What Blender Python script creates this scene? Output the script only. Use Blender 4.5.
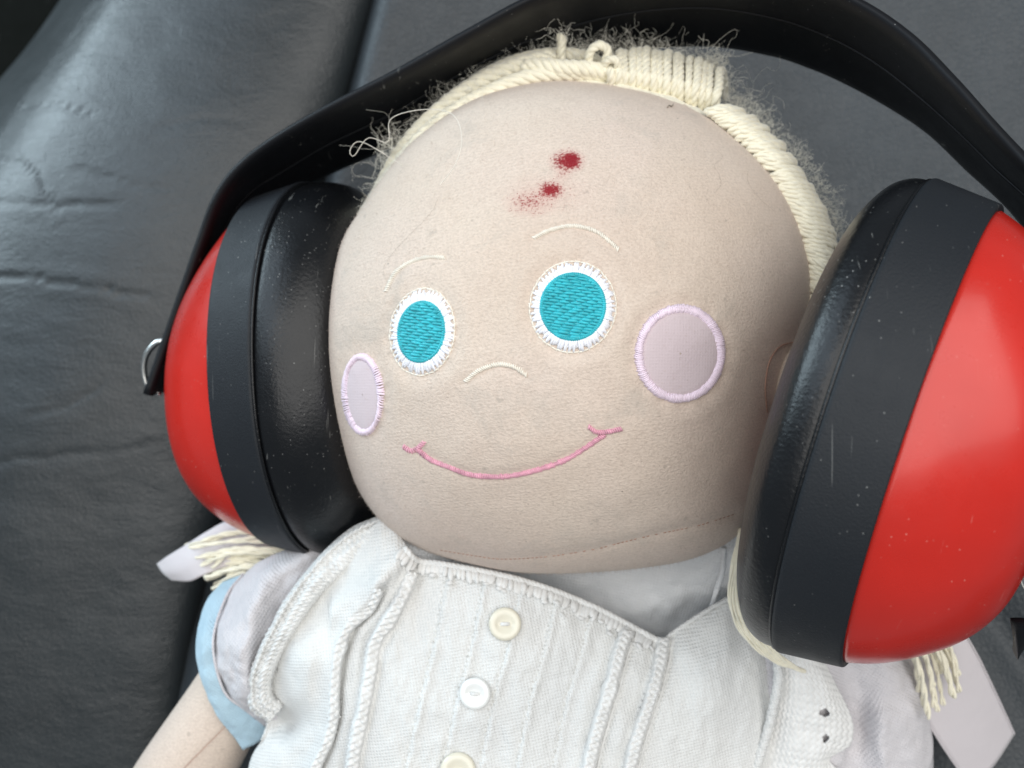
import bpy, math, random
import numpy as np
from mathutils import Vector, Matrix, noise as mnoise
from mathutils.bvhtree import BVHTree

random.seed(7); rng = np.random.default_rng(7)
for o in list(bpy.data.objects): bpy.data.objects.remove(o)
scene = bpy.context.scene
COL = scene.collection
PI = math.pi

# ------------------------------------------------------------------ frame of the place
# Everything is measured in centimetres in a frame lying in the reclined seat back:
# x across the seat, y up the backrest, z out of the backrest.  TILT stands the backrest up.
CM = 0.01
TILT = Matrix.Translation((0, 0, 0.75)) @ Matrix.Rotation(math.radians(42), 4, 'X')
DIST, FPX = 24.0, 924.0          # camera height over the z = 0 plane (cm), focal length in pixels

def tw(v): return TILT @ (Vector(v) * CM)

# ------------------------------------------------------------------ camera
cam = bpy.data.cameras.new('camera'); camo = bpy.data.objects.new('camera', cam); COL.objects.link(camo)
cam.sensor_width = 36.0; cam.lens = 36.0 * FPX / 1024.0
cam.clip_start = 0.005; cam.clip_end = 50.0
camo.matrix_world = TILT @ Matrix.Translation((0, 0, DIST * CM))
cam.dof.use_dof = True; cam.dof.focus_distance = 0.185; cam.dof.aperture_fstop = 16.0
scene.camera = camo

# ------------------------------------------------------------------ light: daylight through the car's windows
w = bpy.data.worlds.new('World'); scene.world = w; w.use_nodes = True
bg = w.node_tree.nodes['Background']; bg.inputs[0].default_value = (0.80, 0.90, 1.0, 1); bg.inputs[1].default_value = 0.27

def area(name, loc, target, sx, sy, power, col):
    l = bpy.data.lights.new(name, 'AREA'); l.shape = 'RECTANGLE'; l.size = sx * CM; l.size_y = sy * CM
    l.energy = power; l.color = col
    o = bpy.data.objects.new(name, l); COL.objects.link(o)
    a = tw(loc); b = tw(target); o.location = a
    o.rotation_euler = (b - a).to_track_quat('-Z', 'Y').to_euler()
    return o
area('windscreen_light', (16, 15, 94), (1, 0, 0), 150, 95, 14.0, (1.0, 0.975, 0.94))
area('side_window_light', (-70, 52, 60), (-10, 2, -4), 90, 56, 4.6, (0.72, 0.86, 1.0))
area('door_window_light', (-86, 50, 4), (-14, 6, -7), 56, 40, 6.5, (0.72, 0.90, 1.0))

scene.view_settings.view_transform = 'Standard'; scene.view_settings.look = 'None'
scene.view_settings.exposure = -0.08; scene.view_settings.gamma = 1.0
scene.render.engine = 'CYCLES'

# ------------------------------------------------------------------ helpers
def P(px, py, z=0.0):
    """a point of the photograph at height z over the seat-back frame (cm)"""
    d = DIST - z
    return np.array([(px - 512.0) / FPX * d, (384.0 - py) / FPX * d, z])

def PX(p):
    d = DIST - p[2]
    return 512 + FPX * p[0] / d, 384 - FPX * p[1] / d

def unit(v):
    v = np.asarray(v, float); return v / (np.linalg.norm(v) + 1e-12)

def cr(pts, n, closed=False):
    """Catmull-Rom resample to n points, even in arc length"""
    p = np.asarray(pts, float)
    if closed: q = np.vstack([p[-1], p, p[0], p[1]])
    else: q = np.vstack([2 * p[0] - p[1], p, 2 * p[-1] - p[-2]])
    out = []
    for i in range(1, len(q) - 2):
        a, b, c, d = q[i - 1], q[i], q[i + 1], q[i + 2]
        for t in np.linspace(0, 1, 16, endpoint=False):
            out.append(0.5 * ((2 * b) + (-a + c) * t + (2 * a - 5 * b + 4 * c - d) * t * t + (-a + 3 * b - 3 * c + d) * t ** 3))
    out.append(q[-2]); out = np.array(out)
    s = np.concatenate([[0], np.cumsum(np.linalg.norm(np.diff(out, axis=0), axis=1))])
    tt = np.linspace(0, s[-1], n, endpoint=not closed)
    return np.stack([np.interp(tt, s, out[:, k]) for k in range(out.shape[1])], 1)

def crm(rows, m):
    """Catmull-Rom across a list of equally long polylines"""
    rows = np.array(rows); k = len(rows)
    ext = np.concatenate([[2 * rows[0] - rows[1]], rows, [2 * rows[-1] - rows[-2]]])
    res = []
    for t in np.linspace(0, k - 1, m):
        i = min(int(t), k - 2); u = t - i
        a, b, c, d = ext[i], ext[i + 1], ext[i + 2], ext[i + 3]
        res.append(0.5 * ((2 * b) + (-a + c) * u + (2 * a - 5 * b + 4 * c - d) * u * u + (-a + 3 * b - 3 * c + d) * u ** 3))
    return np.array(res)

class MB:
    def __init__(s): s.v = []; s.f = []; s.n = 0
    def add(s, verts, faces):
        verts = np.asarray(verts, float).reshape(-1, 3)
        s.v.append(verts); n = s.n
        s.f.extend([tuple(i + n for i in f) for f in faces]); s.n += len(verts)
    def grid(s, g, closed_u=False, closed_v=False, flip=False):
        g = np.asarray(g); a, b = g.shape[:2]; f = []
        for i in range(a if closed_u else a - 1):
            i2 = (i + 1) % a
            for j in range(b if closed_v else b - 1):
                j2 = (j + 1) % b
                q = (i * b + j, i2 * b + j, i2 * b + j2, i * b + j2)
                f.append(q[::-1] if flip else q)
        s.add(g.reshape(-1, 3), f)
    def tube(s, path, r, m=6, cap=True):
        path = np.asarray(path, float); n = len(path)
        r = np.full(n, r) if np.isscalar(r) else np.asarray(r, float)
        t = np.gradient(path, axis=0); t /= (np.linalg.norm(t, axis=1, keepdims=True) + 1e-12)
        ref = np.array([0, 0, 1.0]) if abs(t[0][2]) < .9 else np.array([1.0, 0, 0])
        u = unit(np.cross(t[0], ref)); us = []
        for i in range(n):
            u = unit(u - t[i] * np.dot(u, t[i])); us.append(u)
        us = np.array(us); vs = np.cross(t, us)
        an = np.linspace(0, 2 * PI, m, endpoint=False)
        g = path[:, None] + r[:, None, None] * (np.cos(an)[None, :, None] * us[:, None] + np.sin(an)[None, :, None] * vs[:, None])
        n0 = s.n
        s.grid(g, closed_v=True)
        if cap:
            s.v.append(np.array([path[0] - t[0] * r[0] * .5, path[-1] + t[-1] * r[-1] * .5])); c0 = s.n; s.n += 2
            for j in range(m):
                s.f.append((n0 + j, n0 + (j + 1) % m, c0))
                s.f.append((n0 + (n - 1) * m + (j + 1) % m, n0 + (n - 1) * m + j, c0 + 1))
    def yarn(s, path, R, plies=3, pitch=.9, m=6, step=.05, fray=0.0, phase=0.0, taper=True):
        """a twisted yarn: plies wound round the path"""
        path = np.asarray(path, float)
        L = np.sum(np.linalg.norm(np.diff(path, axis=0), axis=1)); n = max(8, int(L / step))
        path = cr(path, n)
        t = np.gradient(path, axis=0); t /= (np.linalg.norm(t, axis=1, keepdims=True) + 1e-12)
        ref = np.array([0, 0, 1.0]) if abs(t[0][2]) < .9 else np.array([1.0, 0, 0])
        u = unit(np.cross(t[0], ref)); us = []
        for i in range(n):
            u = unit(u - t[i] * np.dot(u, t[i])); us.append(u)
        us = np.array(us); vs = np.cross(t, us)
        q = np.linspace(0, L, n)
        rr = np.ones(n)
        if taper: rr = np.clip(np.minimum(q, L - q) / (R * 1.2) + .35, .35, 1)
        fr = 1 + fray * np.clip((q - .8 * L) / (.2 * L), 0, 1)
        off = R * (.42 if plies < 4 else .58) * rr * fr; pr = R * (.64 if plies == 2 else .62 if plies == 3 else .48) * rr
        for k in range(plies):
            a = phase + 2 * PI * (k / plies + q / pitch)
            pt = path + off[:, None] * (np.cos(a)[:, None] * us + np.sin(a)[:, None] * vs)
            s.tube(pt, pr, m)
    def blob(s, c, ax, ay, az, m=8, k=5):
        """an ellipsoid with half-axis vectors ax, ay, az"""
        th = np.linspace(0, PI, k + 2)[1:-1]; ph = np.linspace(0, 2 * PI, m, endpoint=False)
        vs = [c + ax * 1.0]
        for a in th:
            for b in ph: vs.append(c + ax * math.cos(a) + ay * math.sin(a) * math.cos(b) + az * math.sin(a) * math.sin(b))
        vs.append(c - ax); f = []
        for j in range(m): f.append((0, 1 + j, 1 + (j + 1) % m))
        for i in range(k - 1):
            for j in range(m):
                f.append((1 + i * m + j, 1 + (i + 1) * m + j, 1 + (i + 1) * m + (j + 1) % m, 1 + i * m + (j + 1) % m))
        e = 1 + (k - 1) * m; last = 1 + k * m
        for j in range(m): f.append((e + j, last, e + (j + 1) % m))
        s.add(vs, f)
    def box(s, c, ex, ey, ez):
        c = np.asarray(c); vs = [c + sx * ex + sy * ey + sz * ez for sx in (-1, 1) for sy in (-1, 1) for sz in (-1, 1)]
        s.add(vs, [(0, 1, 3, 2), (4, 6, 7, 5), (0, 4, 5, 1), (2, 3, 7, 6), (0, 2, 6, 4), (1, 5, 7, 3)])
    def build(s, name, mat, parent=None, smooth=True):
        base = BASE.get(parent.name, np.zeros(3)) if parent else np.zeros(3)
        v = (np.vstack(s.v) - base) * CM
        me = bpy.data.meshes.new(name); me.from_pydata(v.tolist(), [], s.f); me.update()
        if smooth: me.polygons.foreach_set('use_smooth', [True] * len(me.polygons))
        me.materials.append(mat)
        o = bpy.data.objects.new(name, me); COL.objects.link(o)
        if parent: o.parent = parent; BASE[o.name] = base
        else: o.matrix_world = TILT
        return o
BASE = {}

def thing(name, label, cat, base):
    o = bpy.data.objects.new(name, None); COL.objects.link(o)
    o.empty_display_size = .02
    o.matrix_world = TILT @ Matrix.Translation(Vector(base) * CM)
    BASE[o.name] = np.array(base, float)
    o['label'] = label; o['category'] = cat
    return o

def solidify(o, t, off=-1):
    m = o.modifiers.new('thickness', 'SOLIDIFY'); m.thickness = t * CM; m.offset = off
def bevel(o, wd, seg=2):
    m = o.modifiers.new('bevel', 'BEVEL'); m.width = wd * CM; m.segments = seg; m.limit_method = 'ANGLE'

def nz(x, y, z=0.0): return mnoise.noise(Vector((x, y, z)))
def fbm(x, y, z=0.0): return nz(x, y, z) + .5 * nz(2.1 * x + 7, 2.1 * y, z) + .25 * nz(4.3 * x, 4.3 * y + 3, z)

def polydist(x, y, poly):
    """signed-less distance of arrays x, y to a polyline (pixels) and the side sign"""
    poly = np.asarray(poly, float); best = np.full(np.shape(x), 1e9); side = np.zeros(np.shape(x)); tt = np.zeros(np.shape(x))
    for i in range(len(poly) - 1):
        a, b = poly[i], poly[i + 1]; d = b - a; L2 = d @ d
        t = np.clip(((x - a[0]) * d[0] + (y - a[1]) * d[1]) / L2, 0, 1)
        ex = x - a[0] - t * d[0]; ey = y - a[1] - t * d[1]; dd = np.hypot(ex, ey)
        m = dd < best
        best = np.where(m, dd, best); side = np.where(m, np.sign(d[0] * ey - d[1] * ex), side); tt = np.where(m, (i + t) / (len(poly) - 1), tt)
    return best, side, tt

# ------------------------------------------------------------------ materials
class NT:
    def __init__(s, name):
        s.m = bpy.data.materials.new(name); s.m.use_nodes = True; s.t = s.m.node_tree
        s.b = s.t.nodes['Principled BSDF']; s.tc = s.t.nodes.new('ShaderNodeTexCoord'); s.co = s.tc.outputs['Object']
    def n(s, kind, **kw):
        nd = s.t.nodes.new('ShaderNode' + kind)
        for k, v in kw.items():
            if hasattr(nd, k): setattr(nd, k, v)
            else: nd.inputs[k.replace('_', ' ')].default_value = v
        return nd
    def l(s, a, b): s.t.links.new(a, b)
    def mapping(s, scale=(1, 1, 1), rot=(0, 0, 0)):
        n = s.n('Mapping'); n.inputs['Scale'].default_value = scale; n.inputs['Rotation'].default_value = rot
        s.l(s.co, n.inputs['Vector']); return n.outputs[0]
    def noise(s, scale, detail=3, rough=.55, vec=None, dist=0):
        n = s.n('TexNoise'); n.inputs['Scale'].default_value = scale; n.inputs['Detail'].default_value = detail
        n.inputs['Roughness'].default_value = rough; n.inputs['Distortion'].default_value = dist
        s.l(vec or s.co, n.inputs['Vector']); return n.outputs['Fac']
    def vor(s, scale, feature='F1', vec=None, rnd=1.0):
        n = s.n('TexVoronoi', feature=feature); n.inputs['Scale'].default_value = scale; n.inputs['Randomness'].default_value = rnd
        s.l(vec or s.co, n.inputs['Vector']); return n
    def wave(s, scale, vec, dist=1.5, dscale=2.0):
        n = s.n('TexWave', wave_type='BANDS', bands_direction='Y'); n.inputs['Scale'].default_value = scale
        n.inputs['Distortion'].default_value = dist; n.inputs['Detail'].default_value = 2; n.inputs['Detail Scale'].default_value = dscale
        s.l(vec, n.inputs['Vector']); return n.outputs['Fac']
    def ramp(s, fac, lo, hi, a=0.0, b=1.0):
        n = s.n('MapRange'); n.inputs['From Min'].default_value = lo; n.inputs['From Max'].default_value = hi
        n.inputs['To Min'].default_value = a; n.inputs['To Max'].default_value = b
        s.l(fac, n.inputs['Value']); return n.outputs[0]
    def math(s, op, a, b=None):
        n = s.n('Math', operation=op)
        for i, q in enumerate((a, b)):
            if q is None: continue
            if isinstance(q, (int, float)): n.inputs[i].default_value = q
            else: s.l(q, n.inputs[i])
        return n.outputs[0]
    def mix(s, fac, a, b):
        n = s.n('Mix', data_type='RGBA')
        for sock, q in ((n.inputs['Factor'], fac), (n.inputs[6], a), (n.inputs[7], b)):
            if isinstance(q, (int, float)): sock.default_value = q
            elif isinstance(q, tuple): sock.default_value = (*q, 1)
            else: s.l(q, sock)
        return n.outputs[2]
    def bump(s, h, strength, dist, prev=None):
        n = s.n('Bump'); n.inputs['Strength'].default_value = strength; n.inputs['Distance'].default_value = dist
        s.l(h, n.inputs['Height'])
        if prev is not None: s.l(prev, n.inputs['Normal'])
        s.last = n.outputs[0]; return n.outputs[0]
    def done(s, col=None, rough=.6, normal=None, sheen=0, spec=.5, coat=0, **kw):
        if isinstance(col, tuple): s.b.inputs['Base Color'].default_value = (*col, 1)
        elif col is not None: s.l(col, s.b.inputs['Base Color'])
        if isinstance(rough, (int, float)): s.b.inputs['Roughness'].default_value = rough
        else: s.l(rough, s.b.inputs['Roughness'])
        if normal is not None: s.l(normal, s.b.inputs['Normal'])
        s.b.inputs['Specular IOR Level'].default_value = spec
        s.b.inputs['Coat Weight'].default_value = coat; s.b.inputs['Coat Roughness'].default_value = .12
        if sheen:
            s.b.inputs['Sheen Weight'].default_value = sheen; s.b.inputs['Sheen Roughness'].default_value = .5
        for k, v in kw.items(): s.b.inputs[k.replace('_', ' ')].default_value = v
        return s.m

def srgb(r, g, b):
    f = lambda c: (c / 255 / 12.92) if c / 255 <= .04045 else ((c / 255 + .055) / 1.055) ** 2.4
    return (f(r), f(g), f(b))

def dust(k, scale=380, thr=.10, keep=.72):
    v = k.vor(scale); sep = k.n('SeparateColor'); k.l(v.outputs['Color'], sep.inputs[0])
    a = k.ramp(v.outputs['Distance'], thr, thr * .55)
    g = k.ramp(sep.outputs[0], keep, keep + .02)
    cl = k.ramp(k.noise(45, 2), .40, .66)
    return k.math('MULTIPLY', k.math('MULTIPLY', a, g), cl)

def mat_leather(name, col, rough, grain=900, gs=.25):
    k = NT(name)
    v = k.vor(grain, 'DISTANCE_TO_EDGE'); e = k.ramp(v.outputs['Distance'], 0, .25)
    n1 = k.noise(grain * .5, 4)
    b = k.bump(e, gs, .00022); b = k.bump(n1, .22, .0004, b)
    str_ = k.noise(60, 5, .6, k.mapping((1, 3.2, 1), (0, 0, .35)), 1.2)
    b = k.bump(str_, .12, .0020, b)
    c = k.mix(k.ramp(k.noise(14, 4), .35, .7), col, tuple(x * 1.5 for x in col))
    r = k.ramp(k.noise(38, 5, .65, k.mapping((1, 2.0, 1), (0, 0, .3))), .3, .75, rough - .03, rough + .05)
    c = k.mix(dust(k, 240, .05, .93), c, (.35, .36, .36))
    return k.done(c, r, b, spec=.5)

def mat_plastic(name, col, rough, grain=1600, gs=.3, dustk=.75, spec=.5, coat=0, scratch=True, dcol=(.42, .42, .40)):
    k = NT(name)
    n1 = k.noise(grain, 2); b = k.bump(n1, gs, .00015)
    c = k.mix(k.ramp(k.noise(30, 4), .35, .75), col, tuple(x * 1.25 for x in col))
    c = k.mix(k.math('MULTIPLY', dust(k, 900, .15, dustk), .6), c, dcol)
    r = k.ramp(k.noise(90, 6, .7), .3, .8, rough - .05, rough + .1)
    if scratch:
        sc = k.noise(26, 2, .5, k.mapping((45, 1.5, 9), (.3, .4, .7)), 1.0)
        s2 = k.ramp(sc, .73, .76); c = k.mix(k.math('MULTIPLY', s2, .22), c, dcol)
    return k.done(c, r, b, spec=spec, coat=coat)

def mat_cloth(name, col, col2=None, weave=900, ws=.5, crumple=0, sheen=.15, rot=.3, specks=True, sss=0):
    k = NT(name)
    wv = k.mapping((1, 1, 1), (0, 0, rot)); wh = k.mapping((1, 1, 1), (0, 0, rot + PI / 2))
    a = k.wave(weave, wv, 1.0, 3); c_ = k.wave(weave, wh, 1.0, 3)
    h = k.math('MAXIMUM', a, c_)
    b = k.bump(h, ws, .00032); b = k.bump(k.noise(1500, 3), .25, .0002, b)
    if crumple: b = k.bump(k.noise(130, 5, .6, dist=.6), crumple, .003, b)
    col2 = col2 or tuple(x * .9 for x in col)
    c = k.mix(k.ramp(k.noise(35, 4), .35, .7), col, col2)
    c = k.mix(k.ramp(h, .2, .8, .12, 0), c, tuple(x * .75 for x in col))
    if specks: c = k.mix(k.math('MULTIPLY', dust(k, 260, .06, .90), .7), c, (.16, .12, .10))
    return k.done(c, .92, b, sheen=sheen, spec=.2)

def mat_thread(name, col, rough=.55, sheen=.2, var=.12, fine=2600):
    k = NT(name)
    b = k.bump(k.noise(fine, 3), .35, .0002)
    c = k.mix(k.ramp(k.noise(500, 3), .3, .7), tuple(x * (1 - var) for x in col), tuple(min(1, x * (1 + var * .5)) for x in col))
    return k.done(c, rough, b, sheen=sheen, spec=.35)

M = {}
M['leather'] = mat_leather('black_leather', (.017, .021, .023), .36, 800)
M['leather_panel'] = mat_leather('dark_grey_leather', (.025, .031, .036), .50, 620, .5)
M['interior'] = mat_plastic('dark_car_trim', (.004, .0045, .0036), .9, 400, .4, .97, .1)
M['red'] = mat_plastic('red_glossy_plastic', (.46, .016, .009), .28, 900, .05, .80, .45, .2, True, (.78, .45, .38))
M['rim'] = mat_plastic('black_textured_plastic', (.009, .011, .014), .55, 2200, .55, .80, .32)
M['cushion'] = mat_plastic('black_vinyl', (.004, .0045, .0055), .31, 1300, .6, .52, .38)
M['band'] = mat_plastic('black_plastic', (.006, .0065, .008), .46, 1500, .12, .90, .18, scratch=True)
M['metal'] = NT('steel_wire').done((.62, .62, .60), .25, Metallic=1.0)
M['white_cloth'] = mat_cloth('white_cotton', (.74, .74, .72), (.68, .685, .675), 430, .62, .2, .1, -.2)
M['crochet'] = mat_thread('white_crochet_cotton', (.72, .72, .705), .9, .12, .08, 1800)
M['shirt'] = mat_cloth('white_shirt_cotton', (.85, .86, .87), (.80, .815, .83), 400, .7, .2, .1, .15)
M['sleeve'] = mat_cloth('pale_lilac_cotton', (.65, .63, .645), (.59, .57, .59), 430, .6, .25, .1, .5)
M['cuff'] = mat_cloth('pale_blue_cotton', (.45, .61, .70), (.40, .56, .66), 480, .6, .25, .1, .6)
M['satin'] = NT('lilac_white_satin')
k = M['satin']; bb = k.bump(k.wave(1500, k.mapping((1, 1, 1), (0, 0, 1.1)), .5), .12, .0001); bb = k.bump(k.noise(90, 4), .2, .002, bb)
M['satin'] = k.done((.60, .56, .575), .45, bb, sheen=.3, spec=.35)
M['yarn'] = mat_thread('cream_wool_yarn', (.84, .79, .63), .9, .5, .07, 1500)
M['fuzz'] = mat_thread('wool_fibre', (.86, .83, .72), .8, .3, .1)
M['thread_white'] = mat_thread('white_embroidery_thread', (.84, .84, .88), .42, .2, .06)
M['thread_beige'] = mat_thread('beige_embroidery_thread', (.80, .74, .64), .5, .2, .08)
M['thread_teal'] = mat_thread('turquoise_embroidery_thread', (.035, .46, .53), .36, .1, .25)
M['thread_pink'] = mat_thread('pink_embroidery_thread', (.74, .36, .45), .33, .2, .30)
M['thread_lilac'] = mat_thread('pale_pink_embroidery_thread', (.84, .70, .80), .42, .2, .10)
M['thread_brown'] = mat_thread('brown_sewing_thread', (.44, .25, .18), .8, .1, .2)
M['stitch'] = mat_thread('greyish_sewing_thread', (.70, .69, .65), .8, .1, .25)
M['hair'] = NT('brown_hair').done((.22, .16, .11), .4)
M['button_cream'] = NT('cream_plastic_button').done((.70, .665, .55), .22, spec=.5)
M['button_pearl'] = NT('pearly_white_button').done((.78, .79, .77), .16, spec=.6, coat=.6)

def mat_skin(name, spots=()):
    k = NT(name)
    rot = k.mapping((1, 1, 1), (0, 0, -.12))
    wv = k.wave(390, rot, 3.0, 5.0)
    fine = k.noise(1900, 3, .7, k.mapping((.8, 1.1, 1)))
    b = k.bump(wv, .05, .0003); b = k.bump(fine, .6, .0005, b); b = k.bump(k.noise(110, 4), .05, .004, b)
    c = k.mix(k.ramp(k.noise(26, 5, .6), .36, .68), (.70, .590, .495), (.65, .535, .44))
    c = k.mix(k.ramp(k.noise(16, 3), .45, .75, 0, .6), c, (.70, .565, .50))
    c = k.mix(k.ramp(fine, .34, .60, .42, 0), c, (.42, .34, .28)); c = k.mix(k.ramp(wv, .1, .6, .10, 0), c, (.45, .36, .30))
    c = k.mix(k.ramp(k.noise(48, 6, .7, dist=.5), .55, .76, 0, .55), c, (.40, .365, .32))      # grey smudges
    pill = k.noise(420, 2, .6); c = k.mix(k.ramp(pill, .68, .76, 0, .35), c, (.30, .26, .22))
    c = k.mix(k.math('MULTIPLY', dust(k, 260, .055, .78), .8), c, (.10, .075, .055))
    for (p, rad, dens, sx) in spots:
        mp = k.n('Vector' + 'Math', operation='SUBTRACT'); k.l(k.co, mp.inputs[0]); mp.inputs[1].default_value = p
        rt = k.n('Mapping'); rt.inputs['Rotation'].default_value = (0, 0, -.55); rt.inputs['Scale'].default_value = (1 / sx, 1, .5); k.l(mp.outputs[0], rt.inputs[0])
        ln = k.n('VectorMath', operation='LENGTH'); k.l(rt.outputs[0], ln.inputs[0])
        d = k.ramp(ln.outputs['Value'], rad, rad * .15)
        sp = k.ramp(k.math('ADD', k.noise(1800, 4, .8), k.math('MULTIPLY', d, dens)), .64, .80)
        m = k.math('MULTIPLY', sp, k.ramp(d, .02, .22))
        wash = k.ramp(d, .10, 1.0, 0, .9 * dens)
        c = k.mix(wash, c, (.50, .10, .10)); c = k.mix(m, c, (.24, .005, .011))
    return k.done(c, .95, b, sheen=.18, spec=.15)

# ------------------------------------------------------------------ setting: the dark car behind the seat
mb = MB()
g = np.array([[(x, y, -42 + 1.5 * math.sin(x * .05)) for y in np.linspace(-120, 120, 30)] for x in np.linspace(-140, 110, 30)])
mb.grid(g); o = mb.build('car_interior', M['interior']); o['kind'] = 'structure'
o['label'] = 'dark car interior in shadow beyond the leather seat'

# ------------------------------------------------------------------ the leather car seat
seat = thing('car_seat', 'black leather car seat back with creased side bolster under the doll', 'car seat', (0, -20, -9))
cols = [ # left turn-under .. right seam, each a line of (px, py, z)
    [(215, -260, -16), (60, 0, -15), (-40, 130, -15), (-170, 330, -15), (-330, 600, -15), (-420, 800, -15), (-470, 1000, -15)],
    [(250, -260, -9.5), (84, 0, -9.3), (-6, 124, -9.2), (-140, 320, -9.2), (-300, 600, -9.2), (-390, 800, -9.2), (-440, 1000, -9.2)],
    [(262, -260, -8.0), (98, 0, -7.6), (12, 130, -7.3), (-110, 325, -7.2), (-260, 600, -7.2), (-340, 800, -7.2), (-390, 1000, -7.2)],
    [(300, -260, -7.1), (128, 0, -6.5), (46, 145, -6.0), (-60, 330, -5.9), (-190, 600, -5.9), (-260, 800, -5.9), (-300, 1000, -5.9)],
    [(370, -260, -6.6), (215, 0, -5.7), (130, 180, -5.1), (60, 350, -5.0), (-40, 600, -5.2), (-80, 800, -5.4), (-90, 1000, -5.6)],
    [(430, -260, -6.6), (300, 0, -5.6), (230, 190, -5.1), (165, 370, -5.2), (85, 610, -5.4), (60, 800, -5.5), (50, 1000, -5.7)],
    [(455, -260, -7.2), (350, 0, -6.0), (290, 195, -5.7), (235, 375, -5.8), (165, 620, -5.7), (150, 800, -5.8), (140, 1000, -6.0)],
    [(470, -260, -8.0), (376, 0, -6.8), (318, 198, -6.6), (262, 378, -6.6), (194, 628, -6.4), (184, 800, -6.5), (178, 1000, -6.7)],
    [(466, -260, -9.2), (377, 0, -8.2), (320, 198, -8.0), (265, 378, -8.0), (196, 630, -8.2), (181, 800, -8.4), (170, 1000, -8.6)]]
NU, NV = 400, 330
G = crm([cr([P(*q) for q in c], NV) for c in cols], NU)
flat = G.reshape(-1, 3)
d_ = DIST - flat[:, 2]; ux = 512 + FPX * flat[:, 0] / d_; uy = 384 - FPX * flat[:, 1] / d_
creases = [([(5, 103), (25, 107), (48, 104), (75, 109), (110, 116)], .07, 3.0), ([(-30, 158), (0, 161), (22, 163), (38, 176), (45, 195), (60, 205)], .07, 3.0),
           ([(-60, 202), (0, 204), (30, 203), (58, 206), (95, 204), (125, 204)], .075, 3.2), ([(-60, 270), (0, 277), (38, 278), (60, 283), (90, 287), (130, 293), (165, 300)], .08, 3.2),
           ([(60, 165), (100, 176), (140, 187), (180, 190)], .04, 4.5), ([(-40, 470), (20, 458), (70, 456), (130, 448), (170, 440)], .035, 4), ([(150, 130), (200, 118), (250, 122)], .03, 5),
           ([(20, 420), (70, 405), (110, 380)], .03, 4)]
dz = np.zeros(len(flat))
jit = np.array([nz(a * .05, b * .05) for a, b in zip(ux, uy)]) * 5
for pl, dep, wd in creases:
    dd, sd, tt = polydist(ux + jit * .5, uy + jit * .7, pl)
    fade = np.clip(np.minimum(tt, 1 - tt) * 6, 0, 1)
    dz -= fade * dep * .85 * np.exp(-(dd / (wd * .5)) ** 2); dz += fade * dep * .14 * np.exp(-((dd - 3.0 * wd) / (2.2 * wd)) ** 2)
dz += np.array([.035 * fbm(a * .008, b * .012, 1) + .006 * fbm(a * .04, b * .07, 5) for a, b in zip(ux, uy)])
flat[:, 2] += dz
mb = MB(); mb.grid(flat.reshape(G.shape), flip=True); mb.build('side_bolster', M['leather'], seat)

def centre_z(x, y):
    # backrest panel: gently dished, rising to the right into the other bolster
    z = -6.6 + .012 * (x - 3) ** 2 + .006 * (y - 2) ** 2
    z += .07 * fbm(x * .16, y * .22, 3) + .02 * fbm(x * .6, y * .5, 8)
    z += 1.5 * (1 / (1 + math.exp(-(x - 12.5 - .12 * y) * 1.6))) * (1 / (1 + math.exp((y + 3) * .7)))
    z -= .55 * math.exp(-((x - 16.6 + .55 * (y + 11)) / .8) ** 2) * (1 / (1 + math.exp((y + 6) * 1.2)))
    return z
ys = np.linspace(-28, 26, 230); rowsp = []
for y in ys:
    xl = float(np.interp(y, [-21.5, -14.5, -8.57, .2, 6.5, 13.4, 22.4], [-11.9, -11.5, -11.0, -8.6, -6.65, -4.7, -1.6])); row = []
    for u in np.concatenate([np.linspace(0, .1, 30, endpoint=False), np.linspace(.1, 1, 220)]):
        x = xl - .15 + u * (30 - xl); row.append((x, y, centre_z(x, y) - float(np.interp(y, [-7, -1], [2.8, 1.7])) * math.exp(-((x - xl) / float(np.interp(y, [-6, 2], [1.5, .6]))) ** 2)))
    rowsp.append(row)
mb = MB(); mb.grid(np.array(rowsp), flip=True); mb.build('centre_panel', M['leather_panel'], seat)
# piping along the seam between bolster and panel
mb = MB(); mb.tube(cr([P(471, -260, -8.3), P(378, 0, -7.3), P(321, 198, -7.1), P(266, 378, -7.1), P(197, 628, -7.6), P(183, 800, -7.9), P(172, 1000, -8.1)], 90), .16, 8); mb.build('seam_piping', M['leather'], seat)

# ------------------------------------------------------------------ the doll: head
doll = thing('rag_doll', 'rag doll with embroidered turquoise eyes and cream yarn hair, red stain on its forehead', 'doll', (0, -14, -3))
CONT = [(570, 80), (640, 90), (700, 112), (745, 145), (778, 182), (800, 222), (812, 265), (812, 310), (802, 360), (787, 420), (768, 480), (742, 530), (700, 556),
        (640, 568), (560, 573), (500, 569), (430, 551), (390, 526), (362, 490), (337, 432), (323, 372), (323, 310), (339, 248), (366, 205), (388, 172), (420, 135), (470, 100), (520, 84)]
NT_ = 360
cont = cr(CONT, NT_, closed=True)
C0 = np.array([572., 332.]); POLE = np.array([535., 345.]); HF, HB = 4.3, 4.3
an_ = np.arctan2(cont[:, 1] - C0[1], cont[:, 0] - C0[0]); round_ = C0 + np.stack([243 * np.cos(an_), 243 * np.sin(an_)], 1)
def rimz(px): return 1.2 + .16 * (px - 572) / 42.0
SEAM = [(440, 550), (474, 555.5), (502, 559), (542, 557), (568, 553.6), (598, 548.5), (619, 543), (646, 536.5), (667, 532), (700, 525), (735, 514)]
rows = []
fs = np.concatenate([np.linspace(0.0, 1.0, 150) ** .85])
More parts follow.
